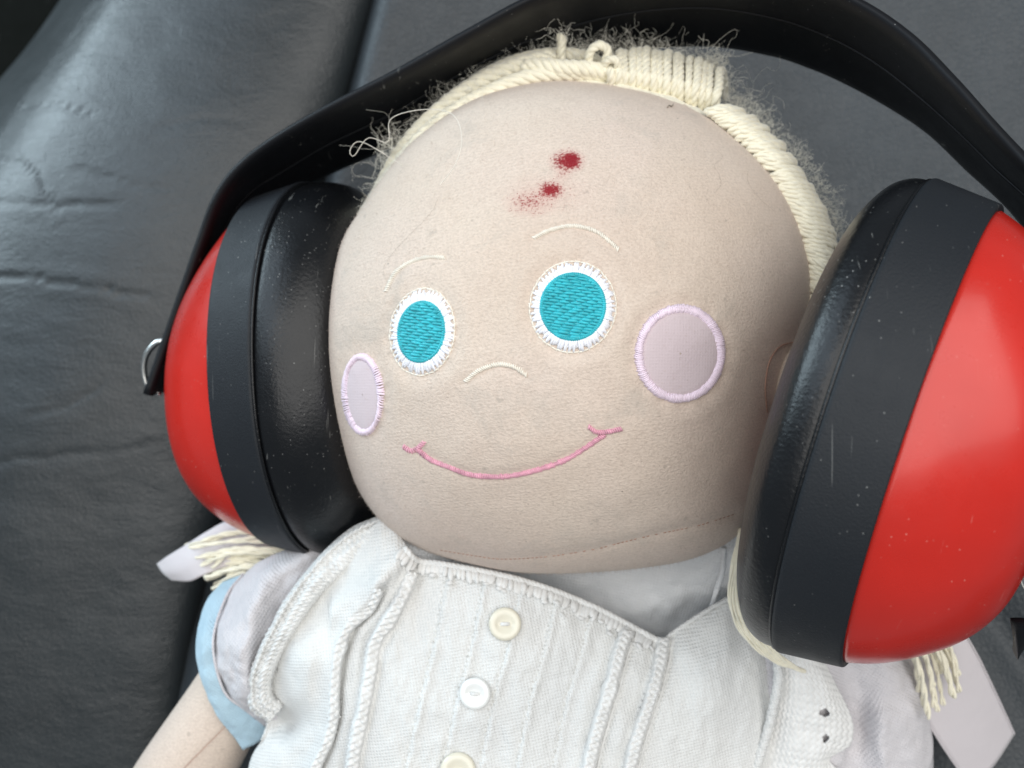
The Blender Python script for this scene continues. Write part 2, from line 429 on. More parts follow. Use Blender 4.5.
for q in fs:
    s = q * PI / 2
    gq = math.sin(s) ** .92; h = math.cos(s) ** .94 if s < PI / 2 - 1e-9 else 0.0
    cen = C0 + (POLE - C0) * h
    wq = gq ** 2.5
    pxy = cen + ((cont - C0) * wq + (round_ - C0) * (1 - wq)) * gq
    zr = rimz(cont[:, 0]) * gq + rimz(C0[0]) * (1 - gq)
    zz = zr + HF * h
    rows.append(np.stack([(pxy[:, 0] - 512) / FPX * (DIST - zz), (384 - pxy[:, 1]) / FPX * (DIST - zz), zz], 1))
rim = rows[-1]; rc = rim.mean(0)
for q in np.linspace(.04, 1, 40):
    s = q * PI / 2; gq = math.cos(s) ** .8; h = math.sin(s) ** .9
    r_ = rc + (rim - rc) * gq; r_[:, 2] = rim[:, 2] * gq + rc[2] * (1 - gq) - HB * h; rows.append(r_)
H = np.array(rows)
# stuffing lumps and the seam fold at the chin
fl = H.reshape(-1, 3); dd_ = DIST - fl[:, 2]; hx = 512 + FPX * fl[:, 0] / dd_; hy = 384 - FPX * fl[:, 1] / dd_
lump = np.array([.09 * nz(p[0] * .45, p[1] * .45, 2) + .018 * nz(p[0] * 1.6, p[1] * 1.6, 4) for p in fl])
sd_, _, _ = polydist(hx, hy, SEAM)
frontm = (fl[:, 2] > 1.0)
lump -= frontm * .05 * np.exp(-(sd_ / 4.0) ** 2)
lump += frontm * .012 * np.exp(-((sd_ - 12) / 7.0) ** 2)
for (cx_, cy_, ax_, ay_) in ((573, 307, 43, 45), (422.5, 332, 33, 43), (680, 353.5, 46, 50), (363, 394.5, 22, 42)):
    rr_ = np.sqrt(((hx - cx_) / ax_) ** 2 + ((hy - cy_) / ay_) ** 2); de = (rr_ - 1) * min(ax_, ay_)
    puck = 1 + .5 * np.sin(np.arctan2(hy - cy_, hx - cx_) * 13 + cx_)
    lump -= frontm * .035 * puck * np.exp(-(de / 6.0) ** 2)
    lump += frontm * .02 * np.exp(-((de - 14) / 8.0) ** 2)
for pl_ in ([(418, 450), (448.6, 467), (469, 474.5), (492, 476.7), (537, 470), (583, 449.5), (604, 435)], [(386, 291), (410, 262), (444, 257)], [(534, 238), (573, 226), (618, 249)], [(466, 381), (498, 364.5), (526, 375)]):
    de, _, _ = polydist(hx, hy, pl_); lump -= frontm * .035 * np.exp(-(de / 5.0) ** 2)
lump += frontm * np.array([.03 * nz(p[0] * .8, p[1] * .8, 11) for p in fl])
fl[:, 2] += lump * np.clip((fl[:, 2] - rimz(572)) / 1.5, .0, 1)
hv = fl.copy()
mbh = MB(); mbh.grid(hv.reshape(H.shape), closed_v=True)
bvh = BVHTree.FromPolygons([tuple(v) for v in hv], mbh.f, epsilon=0)
CAMP = Vector((0, 0, DIST))
def hit(px, py):
    """where a point of the photograph lies on the doll's face, and the normal there"""
    d = (Vector(P(px, py, 0)) - CAMP).normalized()
    loc, nrm, i, t = bvh.ray_cast(CAMP, d)
    if loc is None: return P(px, py, 1.5), np.array([0, 0, 1.0])
    n = np.array(nrm);
    if n[2] < 0: n = -n
    return np.array(loc), n
dbase = BASE['rag_doll']
spots = []
for (px, py, rad, dens, sx) in ((567, 161, .42, .36, 1.2), (571, 160, .29, .50, 1.0), (551, 190, .31, .38, 1.15), (531, 203, .44, .19, 1.6), (563, 174, .26, .13, 1.0), (545, 193, .62, .10, 2.0)):
    p, n = hit(px, py); spots.append((tuple((p - dbase) * CM), rad * CM, dens, sx))
M['skin'] = mat_skin('flesh_velour'); M['face'] = mat_skin('flesh_velour_stained', spots)
head = mbh.build('head', M['face'], doll)

# embroidery ---------------------------------------------------------------
def sp(px, py, lift=.0):
    p, n = hit(px, py); return p + n * lift
def stitch(mb, a, b, r, arch, k=5, m=5, sink=.012):
    pts = []
    for t in np.linspace(0, 1, k):
        q = np.array(a) + (np.array(b) - np.array(a)) * t
        pts.append(sp(q[0], q[1], -sink + arch * math.sin(PI * t) ** .6 if 0 < t < 1 else -sink))
    mb.tube(np.array(pts), r, m)
def satin(mb, path, width, step, r, arch, slant=.5, jit=.6):
    path = np.array(path, float)
    L = np.sum(np.hypot(*np.diff(path, axis=0).T)); n = int(L / step); q = cr(path, n)
    t = np.gradient(q, axis=0); t /= np.linalg.norm(t, axis=1, keepdims=True); nn = np.stack([-t[:, 1], t[:, 0]], 1)
    for i in range(n):
        wj = width * .5 + rng.normal(0, jit * .35)
        stitch(mb, q[i] - nn[i] * wj - t[i] * slant * width * .5, q[i] + nn[i] * wj + t[i] * slant * width * .5, r * rng.uniform(.85, 1.15), arch)
def ell(c, rx, ry, rot, n, k=1.0):
    a = np.linspace(0, 2 * PI, n, endpoint=False); x = rx * k * np.cos(a); y = ry * k * np.sin(a)
    return np.stack([c[0] + x * math.cos(rot) - y * math.sin(rot), c[1] + x * math.sin(rot) + y * math.cos(rot)], 1)

def eye(c, wx, wy, bx, by, rot):
    mb = MB(); per = PI * (wx + wy); n = int(per / 2.2)
    mb.grid(np.array([[sp(q_[0], q_[1], .022) for q_ in ell(c, wx, wy, rot, 72, kk)] for kk in (.5, .7, .85, .955)]), closed_v=True)
    a_in = ell(c, bx, by, rot, n, .93); a_out = ell(c, wx, wy, rot, n)
    for i in range(n):
        j = rng.normal(0, .03); e = 1 + (.045 if i % 2 else -.03) + rng.normal(0, .018)
        out = np.array(c) + (a_out[(i + int(rng.integers(0, 2))) % n] - np.array(c)) * e
        stitch(mb, a_in[i], out, .033 * rng.uniform(.85, 1.15), .045)
    mb.build('eye_white', M['thread_white'], head)
    mb = MB(); o_ = ell(c, wx, wy, rot, int(per / 5.2), 1.075)
    for i in range(len(o_)):
        b = o_[(i + 1) % len(o_)]; stitch(mb, o_[i] + rng.normal(0, .35, 2), b + rng.normal(0, .35, 2), .02, .024, 4)
        if i % 2 == 0:
            v = (o_[i] - np.array(c)); v /= np.linalg.norm(v); stitch(mb, o_[i] - v * 2.0, o_[i] + v * 2.2, .012, .012, 3, 4)
    mb.build('eye_outline', M['thread_beige'], head)
    mb = MB(); sp_ = 3.0
    mb.grid(np.array([[sp(q_[0], q_[1], .028) for q_ in ell(c, bx, by, rot, 60, kk)] for kk in (.02, .3, .6, .85, .97)]), closed_v=True)
    ca, sa = math.cos(.05), math.sin(.05)
    for r_i, y in enumerate(np.arange(-by + 2, by - 1, sp_)):
        xm = bx * math.sqrt(max(0, 1 - (y / by) ** 2)) * .97
        x = -xm; ln = 11.0; x0 = -xm; off = (r_i * 4.3) % ln
        cuts = [-xm] + [c_ for c_ in np.arange(-xm - off + ln, xm, ln) if -xm + 2.5 < c_ < xm - 2.5] + [xm]
        for a, b in zip(cuts[:-1], cuts[1:]):
            def T(x, yy):
                return (c[0] + x * math.cos(rot * .8) - yy * math.sin(rot * .8), c[1] + x * math.sin(rot * .8) + yy * math.cos(rot * .8))
            ya = y + rng.normal(0, .3); yb = y + rng.normal(0, .3)
            stitch(mb, T(a, ya), T(b, yb), .034 * rng.uniform(.88, 1.12), .046, 5, 5, -.002)
    ring = ell(c, bx, by, rot, int(PI * (bx + by) / 2.0))
    for i in range(len(ring)):
        v = ring[i] - np.array(c); v /= np.linalg.norm(v); tg = np.array([-v[1], v[0]])
        stitch(mb, ring[i] - v * 2.6 - tg * 1.2, ring[i] + v * 2.0 + tg * 1.2, .024, .072, 4, 5)
    mb.build('iris', M['thread_teal'], head)
eye((573, 307), 40, 42.5, 31.5, 32.5, .15)
eye((422.5, 332), 30, 40.5, 22.5, 29.5, .13)

def cheek(c, rx, ry, rot, wd, fillcol):
    mb = MB(); n = 64
    g = []
    for kq in np.linspace(.02, 1.0, 14):
        e = ell(c, rx - wd * .5, ry - wd * .5, rot, n, kq)
        g.append([sp(q[0], q[1], .018 - .03 * max(0, kq - .9) * 10) for q in e])
    mb.grid(np.array(g), closed_v=True); mb.build('cheek_patch', fillcol, head)
    mb = MB(); ring = ell(c, rx - wd * .5, ry - wd * .5, rot, int(PI * (rx + ry) / 1.9))
    for i in range(len(ring)):
        v = ring[i] - np.array(c); v /= np.linalg.norm(v); tg = np.array([-v[1], v[0]])
        wj = wd * .5 + rng.normal(0, .35)
        stitch(mb, ring[i] - v * wj - tg * .9, ring[i] + v * wj + tg * .9, .023 * rng.uniform(.85, 1.15), .07, 5)
    mb.build('cheek_edging', M['thread_lilac'], head)
M['cheek'] = mat_cloth('lilac_pink_felt', (.63, .53, .55), (.59, .49, .51), 500, .12, .1, .3, 0)
cheek((680, 353.5), 45, 49, .1, 8.2, M['cheek'])
cheek((363, 394.5), 21, 41, -.06, 6.4, M['cheek'])
for path in ([(386, 291), (395, 273), (410.6, 262), (428, 257), (444, 257.5)], [(534, 238), (551, 230), (573, 226), (595, 231), (609, 240.6), (618, 249)]):
    mb = MB(); satin(mb, path, 3.6, 2.0, .020, .035, .6); mb.build('eyebrow', M['thread_beige'], head)
mb = MB(); satin(mb, [(466, 381), (479, 370.5), (498, 364.5), (514, 367), (526, 375)], 3.8, 2.0, .021, .036, .6); mb.build('nose', M['thread_beige'], head)
mb = MB()
satin(mb, [(418, 450), (431, 460), (448.6, 467), (469, 474.5), (492, 476.7), (512, 475.7), (537, 470), (563, 461), (583, 449.5), (604, 435)], 4.3, 1.9, .021, .045, .5, 1.0)
satin(mb, [(404, 447), (411, 451), (418, 448), (424, 442)], 4.2, 1.9, .022, .04, .4)
satin(mb, [(589, 427), (596, 432), (607, 432), (621, 429)], 4.2, 1.9, .022, .045, .4)
mb.build('mouth', M['thread_pink'], head)
mb = MB(); q = cr(SEAM, 70)
for i in range(0, 69):
    if rng.random() < .8: stitch(mb, q[i], q[i] + (q[i + 1] - q[i]) * .7, .011, .014, 3, 4, .005)
mb.build('chin_seam', M['thread_brown'], head)

# short nap of the velour, thicker than it looks only at the outline
mb = MB(); N = 15000
fz = fs; idx = rng.integers(0, 149, N); jd = rng.integers(0, NT_, N)
Hn = hv.reshape(H.shape)
for i, j in zip((np.sqrt(rng.random(N)) * 156).astype(int), jd):
    p = Hn[i, j]; q = Hn[i, (j + 1) % NT_]; r2 = Hn[i + 1, j]
    n = np.cross(r2 - p, q - p); ln = np.linalg.norm(n)
    if ln < 1e-9: continue
    n /= ln
    if np.dot(n, p - rc) < 0: n = -n
    b0 = p + (q - p) * rng.random() + (r2 - p) * rng.random()
    tip = b0 + n * rng.uniform(.03, .06) + rng.normal(0, .03, 3)
    u = unit(np.cross(n, (.3, .8, .1))) * .0045; v = np.cross(n, u)
    mb.add([b0 - n * .01 + u, b0 - n * .01 - .5 * u + .87 * v, b0 - n * .01 - .5 * u - .87 * v, tip], [(0, 1, 3), (1, 2, 3), (2, 0, 3)])
o = mb.build('velour_nap', M['face'], head); o['kind'] = 'stuff'

# ear peeping out at the cushion
mb = MB(); ec, en = hit(788, 379); ec = ec + en * .10
ev = unit(np.array([-.15, 1, 0]) - en * np.dot(en, (-.15, 1, 0))); ew = np.cross(ev, en); g = []
for a in np.linspace(0, PI, 16):
    g.append([ec + ew * math.sin(a) * math.cos(b) * .66 + ev * math.sin(a) * math.sin(b) * .84 + en * math.cos(a) * .30 for b in np.linspace(0, 2 * PI, 30, endpoint=False)])
mb.grid(np.array(g), closed_v=True); mb.build('ear', M['skin'], doll)
mb = MB(); mb.tube(np.array([sp(a, b, .03) for a, b in cr([(797, 341), (779, 346), (768, 362), (764, 388), (766, 412)], 24)]), .014, 6); mb.build('ear_seam', M['thread_brown'], doll)

# ------------------------------------------------------------------ hair: yarn cap, twisted strands, tufts
mb = MB(); g = []
for r_i in range(138, len(rows) - 2, 3):
    row = []
    for j in range(0, NT_, 3):
        p = Hn[r_i, j]; n = unit((p - rc) * np.array([1, 1, .6])); an = math.atan2(p[1] - rc[1], p[0] - rc[0])
        up = 1 / (1 + math.exp(-(math.sin(an) + .15) * 8))
        th = np.interp(r_i, [138, 146, 152, 160, 192], [-.25, -.06, .30, .55, .60]) * up - .12 * (1 - up)
        th += .10 * up * abs(nz(an * 9, r_i * .03)) + .06 * nz(an * 30, r_i * .08)
        if th > 0: th *= 1 + .5 * math.exp(-((an - .45) / .55) ** 2)
        row.append(p + n * th)
    g.append(row)
mb.grid(np.array(g), closed_v=True); hair = mb.build('hair', M['yarn'], doll)

def edge_pt(px, py, lift_px, z):
    return P(px, py, z)
def strand(path, R, plies=3, pitch=.8, name='yarn_strand', **kw):
    mb = MB(); mb.yarn(np.array([P(*p) for p in path]), R, plies, pitch, phase=rng.random() * 6, **kw); return mb.build(name, M['yarn'], hair)
# left edge: ropes lying along the hairline
strand([(362, 228, .4), (378, 199, .7), (398, 168, .9), (426, 134, 1.1), (462, 107, 1.2), (500, 88, 1.25), (535, 76, 1.3), (575, 73, 1.3), (612, 76, 1.2)], .20, 5, 1.3)
strand([(372, 212, -.1), (396, 163, .3), (424, 127, .6), (460, 96, .8), (495, 76, .9), (528, 64, 1.0), (556, 58, 1.0)], .24, 5, 1.5)
strand([(440, 112, .2), (475, 82, .4), (510, 64, .6), (540, 56, .7), (568, 55, .8), (592, 60, .9), (606, 70, 1.0)], .18, 5, 1.2)
strand([(520, 68, 1.1), (540, 66, 1.3), (560, 68, 1.4), (585, 69, 1.4), (612, 73, 1.3)], .20, 4, .8)
# loops and tuft at the parting
strand([(563, 66, .9), (561, 52, 1.1), (562, 40, 1.2), (558, 34, 1.2)], .12, 3, .5)
strand([(588, 68, 1.2), (590, 52, 1.5), (600, 45, 1.6), (608, 52, 1.5), (603, 66, 1.3)], .115, 3, .5)
strand([(604, 72, 1.3), (607, 61, 1.6), (616, 60, 1.7), (617, 70, 1.5), (608, 78, 1.4)], .10, 3, .45)
# the bundle standing up over the forehead
xs_ = np.linspace(612, 714, 16)
for i, x in enumerate(xs_):
    y0 = np.interp(x, [600, 640, 680, 720], [86, 91, 100, 112]) + rng.normal(0, .6)
    top = np.interp(x, [610, 635, 650, 690, 715], [58, 49, 53, 60, 72]) + rng.normal(0, 1.5)
    dx = rng.normal(0, 1.2) + np.interp(x, [610, 715], [-1.0, 4])
    strand([(x + rng.normal(0, .6), y0 + 4, 1.15), (x + dx * .3, y0 - 12, 1.55), (x + dx * .8, (y0 + top) / 2 - 3, 1.45), (x + dx, top, .9), (x + dx + 3, top + 5, .1), (x + dx + 5, top + 26, -.9)], .108 * rng.uniform(.85, 1.15), 3, .62)
# right edge: overcast strands slanting back over the rim, fluffy roll behind
edgeR = cr([(714, 110), (745, 137), (775, 172), (797, 212), (812, 258), (816, 305), (806, 345)], 58)
for i in range(57):
    p = edgeR[i]; t = unit(edgeR[i + 1] - p); n = np.array([t[1], -t[0]])
    a = p - n * 8 - t * rng.uniform(3, 9) + rng.normal(0, .8, 2); wd = np.interp(i, [0, 10, 34, 57], [14, 19, 25, 25])
    b = p + n * wd * .45 + t * 3; c_ = p + n * wd + t * 14 + rng.normal(0, 1, 2)
    zr = rimz(p[0]) + .12
    strand([(a[0], a[1], zr + .05), (b[0], b[1], zr + .18), (c_[0], c_[1], zr - .45), (c_[0] - 3, c_[1] + 12, zr - 1.3)], rng.uniform(.075, .105), 3, 1.0)
# pigtail strands below: left bunch, right bunch and the bundle beside the right cushion
for i in range(30):
    s0 = (302 + rng.normal(0, 4), 550 + i * .5 + rng.normal(0, 2)); f_ = min(1, max(0, i / 29 + rng.normal(0, .06)))
    e = (184 + 30 * f_ ** 1.6 + abs(rng.normal(0, 8)), 543 + 50 * f_ + rng.normal(0, 2.5))
    md = ((s0[0] + e[0]) / 2, (s0[1] + e[1]) / 2 - 8 + 3 * f_ + rng.normal(0, 3))
    z0 = -1.7 + .35 * math.sin(i * 2.1)
    strand([(s0[0], s0[1], z0), (md[0] + 25, md[1] - 1 + rng.normal(0, 2), z0), (md[0] - 18, md[1] + 1 + rng.normal(0, 2), z0 - .1), (e[0], e[1], z0 - .4)], rng.uniform(.05, .075), 2, 1.1, fray=.8)
for i in range(14):
    f_ = i / 13; e = (964 - 40 * f_ + rng.normal(0, 3), 694 + 22 * f_ ** 1.2 - (22 if i % 3 == 1 else 0) + rng.normal(0, 3)); s0 = (934 - 34 * f_, 630 + rng.normal(0, 2))
    z0 = .9 + .2 * math.sin(i * 2.7)
    strand([(s0[0], s0[1], z0), ((s0[0] + e[0]) / 2 + 4, (s0[1] + e[1]) / 2 - 5, z0 + .1), (e[0], e[1], z0 - .15)], rng.uniform(.055, .085), 2, 1.0, fray=.8)
for i in range(6):
    o_ = i * 3.0; jt = rng.normal(0, .8)
    strand([(742 - o_ * .1, 528, 2.4), (737 - o_ * .35 + jt, 568, 2.9), (740 - o_ * .7, 598, 3.0), (752 - o_ * 1.0 + jt, 625, 3.0), (770 - o_ * 1.1, 646, 2.9), (788 - o_ * .8, 662, 2.6), (806, 672, 2.2)], .045, 2, 1.6)

def fibres(mb, base, outw, n, lmin, lmax, r, curl):
    for _ in range(n):
        i = rng.integers(0, len(base)); p = base[i] + rng.normal(0, .12, 3); d = unit(outw[i] + rng.normal(0, .55, 3))
        L = rng.uniform(lmin, lmax) * (1 + (rng.random() < .06) * 1.4); k_ = 7; pts = [p]; 
        for s in range(k_):
            d = unit(d + rng.normal(0, curl, 3)); pts.append(pts[-1] + d * L / k_)
        mb.tube(cr(pts, 13), np.linspace(r, r * .6, 13), 3, False)
mb = MB()
outer = cr([(372, 212), (392, 163), (422, 122), (458, 92), (495, 70), (530, 57), (562, 47), (600, 45), (640, 44), (680, 54), (714, 68), (730, 92), (758, 113), (796, 147), (828, 190), (842, 232), (846, 275)], 160)
bp = []; bo = []
for i in range(160):
    t = unit(outer[min(i + 1, 159)] - outer[max(i - 1, 0)]); n = np.array([t[1], -t[0]]); bp.append(P(outer[i][0] - n[0] * 4, outer[i][1] - n[1] * 4, .5)); bo.append(np.array([n[0], -n[1], rng.normal(0, .3)]))
fibres(mb, bp, bo, 600, .18, .5, .0034, .8)
fibres(mb, bp[:120], bo[:120], 220, .45, 1.0, .0036, .85)
fibres(mb, bp[105:], bo[105:], 260, .10, .28, .0045, .6)
fibres(mb, bp[:118], bo[:118], 420, .5, 1.3, .0032, .9)
inn = [P(outer[i][0] + (572 - outer[i][0]) * f, outer[i][1] + (332 - outer[i][1]) * f, 1.3) for i in range(160) for f in (.02, .05)]
fibres(mb, inn, [np.array([(o_[0] - 572) * .003, -(o_[1] - 332) * .003, .6]) for o_ in outer for f in (0, 1)], 1500, .10, .3, .0045, .6)
tf = [P(562, 36, 1.2)] * 3; fibres(mb, tf, [np.array([.1, 1, 0])] * 3, 26, .3, .8, .006, .6)
tf = [P(713, 66, .8)] * 3; fibres(mb, tf, [np.array([.3, 1, 0])] * 3, 46, .35, 1.1, .006, .75)
tf = [P(392, 150, .6)] * 3; fibres(mb, tf, [np.array([-.9, .4, 0])] * 3, 30, .5, 1.1, .006, .7)
o = mb.build('wool_fuzz', M['fuzz'], hair); o['kind'] = 'stuff'
mb = MB()
mb.tube(cr([P(*q) for q in [(402, 165, 2.6), (362, 142, 2.4), (350, 150, 2.4), (354, 156, 2.4), (368, 138, 2.5), (388, 142, 2.6), (390, 120, 2.6), (412, 111, 2.8), (440, 110, 3.0), (456, 118, 3.4), (462, 140, 4.0), (455, 165, 4.4), (440, 185, 4.7)]], 90), .008, 4)
o = mb.build('stray_hair', M['thread_beige'], doll)
for pth in ([(716, 150), (722, 158), (714, 166), (719, 176), (720, 186), (714, 194)], [(747, 172), (748, 184), (760, 200), (774, 212)], [(392, 290), (384, 270), (398, 248), (430, 215), (438, 200)],):
    mb = MB(); mb.tube(np.array([sp(a, b, .02) for a, b in cr(pth, 24)]), .0017, 3); mb.build('stray_hair', M['hair'], doll)
mb = MB(); mb.tube(np.array([sp(a, b, .03) for a, b in cr([(667, 109), (669, 106), (671, 108), (673, 105)], 10)]), .011, 4); mb.build('stray_hair', M['hair'], doll)

# ------------------------------------------------------------------ clothes
def ytop(x):
    return np.interp(x, [246, 250, 262, 290, 330, 380, 396, 406, 416, 440, 480, 520, 560, 600, 640, 655, 666, 700, 725, 750, 772, 790, 800],
                        [712, 690, 650, 602, 556, 520, 526, 545, 560, 563, 570, 579, 592, 609, 631, 638, 637, 613, 597, 590, 640, 668, 700])
CORDS = {'C': [(412, 572), (404, 592), (389, 620), (375, 643), (369, 678), (364, 706), (357, 737), (352, 770), (346, 830), (332, 940), (318, 1060)],
         'A': [(628, 630), (620, 650), (611, 685), (602, 715), (592, 750), (584, 790), (572, 850), (552, 950), (532, 1060)],
         'B': [(664, 638), (659, 665), (650, 700), (638, 735), (630, 765), (620, 800), (610, 850), (592, 950), (572, 1060)]}
FOLD = [(384, 590), (375, 609), (355, 626), (344, 655), (340, 686), (339, 718), (331, 747), (320, 770), (300, 830), (272, 940), (250, 1060)]
TUCKS = [[(446 + 36 * i, 578 + 7 * i + (i > 3) * 8), (434 + 36 * i, 640 + 5 * i), (418 + 36.5 * i, 705), (404 + 37 * i, 770), (392 + 37 * i, 850), (366 + 37 * i, 1060)] for i in range(5)]
def zbody(x, y):
    x = np.asarray(x, float); y = np.asarray(y, float)
    yt = ytop(x); dy = np.clip(y - yt, 0, None)
    z = 2.3 - 2.4 * np.abs((x - 500) / np.where(x < 500, 290, 360)) ** 2.4 - .75 * np.exp(-dy / 45) + .0016 * dy
    z += .55 * np.exp(-(((x - 300) / 34) ** 2 + ((y - 660) / 42) ** 2))            # puff by the armhole
    z -= .8 * np.exp(-(((x - 284) / 20) ** 2 + ((y - 722) / 16) ** 2))            # tuck under the arm
    z += .30 * np.exp(-(((x - 715) / 40) ** 2 + ((y - 690) / 50) ** 2))
    z -= .35 * np.exp(-(((x - 752) / 18) ** 2 + ((y - 625) / 22) ** 2))
    z = np.where((x < 420) & (x > 330), z + .25 * np.exp(-((y - (560 + (400 - x) * .8)) / 16) ** 2), z)
    d, s, t = polydist(x, y, FOLD)
    z = z - .22 * np.exp(-(d / 3.5) ** 2) + .16 * np.exp(-((d - 9) / 7) ** 2) * (s > 0)
    for key, c in CORDS.items():
        d, s, t = polydist(x, y, c); z = z - .09 * np.exp(-((d - 9) / 4) ** 2) + .05 * np.exp(-(d / 6) ** 2)
    for c in TUCKS:
        d, s, t = polydist(x, y, c); z = z + .045 * np.exp(-((d - 4) / 3.5) ** 2) * (s < 0) - .03 * np.exp(-(d / 2.2) ** 2)
    return z
def body_noise(x, y):
    tk = np.zeros(np.shape(x))
    for c in TUCKS:
        d, sg_, t = polydist(x, y, c); tk = np.maximum(tk, np.exp(-((d - 4) / 7.0) ** 2) * (sg_ < 0))
    rough_ = np.array([.030 * nz(a * .21, b * .10, 6) + .020 * nz(a * .45, b * .25, 1) for a, b in zip(np.ravel(x), np.ravel(y))]).reshape(np.shape(x))
    return tk * rough_ + np.array([.13 * fbm(a * .013, b * .010, 3) + .075 * fbm(a * .035, b * .018, 9) + .016 * fbm(a * .09, b * .06, 5) + .008 * nz(a * .28, b * .25, 2) for a, b in zip(np.ravel(x), np.ravel(y))]).reshape(np.shape(x))
GX, GY = 330, 270
xx = np.linspace(247, 798, GX)
VX = np.repeat(xx[:, None], GY, 1); vv = np.linspace(0, 1, GY) ** 1.0
VY = ytop(VX) + (1080 - ytop(VX)) * vv[None, :]
# armhole: the left side draws in below the strap, then flares
inset = 20 * np.exp(-((VY - 725) / 26) ** 2) * np.clip((330 - VX) / 80, 0, 1)
VX2 = VX + inset
ZZ = zbody(VX2, VY) + body_noise(VX2, VY)
dd = DIST - ZZ
g = np.stack([(VX2 - 512) / FPX * dd, (384 - VY) / FPX * dd, ZZ], 2)
mb = MB(); mb.grid(g, flip=True); pin = mb.build('pinafore', M['white_cloth'], doll); solidify(pin, .09)
bzx, bzy = np.meshgrid(np.arange(236, 812, 2.0), np.arange(508, 1090, 2.0), indexing='ij')
BZG = zbody(bzx, bzy) + body_noise(bzx, bzy)
def BZ(x, y):
    i = min(max((x - 236) / 2, 0), BZG.shape[0] - 1.001); j = min(max((y - 508) / 2, 0), BZG.shape[1] - 1.001)
    a, b = int(i), int(j); u, v = i - a, j - b
    return float(BZG[a, b] * (1 - u) * (1 - v) + BZG[a + 1, b] * u * (1 - v) + BZG[a, b + 1] * (1 - u) * v + BZG[a + 1, b + 1] * u * v)
def bp3(x, y, lift=0.0): return P(x, y, BZ(x, y) + lift)

def crochet(path, width, rows_, step, lift, zf=None, size=1.0, arch=.12, jit=.12, edge_only=False):
    """a crocheted braid: slanted stitch lumps in rows along a path of (px, py)"""
    mb = MB(); pts = np.array(path, float)
    pts3 = np.array([zf(*p) if zf else bp3(p[0], p[1], lift) for p in pts])
    L = np.sum(np.linalg.norm(np.diff(pts3, axis=0), axis=1)); n = max(4, int(L / step)); q = cr(pts3, n)
    wds = np.interp(np.linspace(0, 1, n), np.linspace(0, 1, len(width)), width) if hasattr(width, '__len__') else np.full(n, width)
    t = np.gradient(q, axis=0)
    for i in range(n):
        tt = unit(t[i]); sd = unit(np.cross(tt, (0, 0, 1))); up = np.cross(sd, tt)
        for r in range(rows_):
            f = (r + .5) / rows_ * 2 - 1 if rows_ > 1 else 0
            for sgn in (-1, 1):
                c = q[i] + sd * (f * wds[i] * .5 + sgn * wds[i] / rows_ * .22) + up * (arch * (1 - f * f)) + rng.normal(0, jit * step * .35, 3)
                ax = unit(tt * 1.0 + sd * sgn * -.65 + up * .1 + rng.normal(0, .15, 3)); ay = unit(np.cross(ax, up)); az = np.cross(ax, ay)
                l = step * .68 * size * rng.uniform(.85, 1.15); w_ = min(wds[i] / rows_ * .30, step * .48) * size * rng.uniform(.85, 1.15)
                mb.blob(c, ax * l, ay * w_, az * w_ * .95)
    return mb
# strap edging on the left shoulder: a curled knitted band
def strapz(y): return 1.05 + .35 * math.sin((y - 515) / 200 * PI)
SP = [(406, 520, 15), (386, 530, 16), (362, 541, 17), (338, 559, 16), (315, 582, 14), (296, 607, 13), (281, 633, 12.5), (269, 657, 12), (261, 681, 12), (262, 702, 13), (276, 714, 12)]
c_ = np.array([(a, b) for a, b, w_ in SP], float); t_ = np.gradient(c_, axis=0); t_ /= np.linalg.norm(t_, axis=1, keepdims=True); n_ = np.stack([-t_[:, 1], t_[:, 0]], 1)
cv = []
for f, hz in ((-1.0, -.30), (-.85, .06), (-.4, .24), (.1, .20), (.45, .10), (.75, .12), (1.0, -.22)):
    cv.append([(c_[i][0] + n_[i][0] * f * SP[i][2] * (1 + .10 * nz(i * .9, f * 2)), c_[i][1] + n_[i][1] * f * SP[i][2], strapz(c_[i][1]) + hz + .05 * nz(i * .7, f * 3, 2)) for i in range(len(SP))])
STRAP = cv
# neckline: overcast loops
NECK = [(404, 548), (416, 561), (440, 565), (480, 572), (520, 581), (560, 594), (600, 611), (636, 630), (660, 643)]
mb = MB(); q = cr(NECK, 64); t = np.gradient(q, axis=0); t /= np.linalg.norm(t, axis=1, keepdims=True)
for i in range(64):
    n = np.array([-t[i][1], t[i][0]]); a = q[i]; ln = rng.uniform(9, 14); lean = rng.normal(.12, .15)
    b = a + n * ln + t[i] * ln * lean
    p0 = bp3(*a, .05); p1 = bp3(*b, .035); ax = (p1 - p0) * .5; up = np.array([0, 0, 1.0]); ay = unit(np.cross(up, ax))
    mb.blob((p0 + p1) / 2 + rng.normal(0, .012, 3), ax * 1.05, ay * .078 * rng.uniform(.8, 1.25), up * .085 * rng.uniform(.8, 1.2), 8, 6)
    if rng.random() < .35: mb.blob(p1 + rng.normal(0, .05, 3), ay * .09, unit(ax) * .06, up * .06)
edge = np.array([bp3(a, b - 1, .03) for a, b in q]); mb.yarn(edge, .085, 3, .35)
mb.build('neckline_edging', M['crochet'], pin)
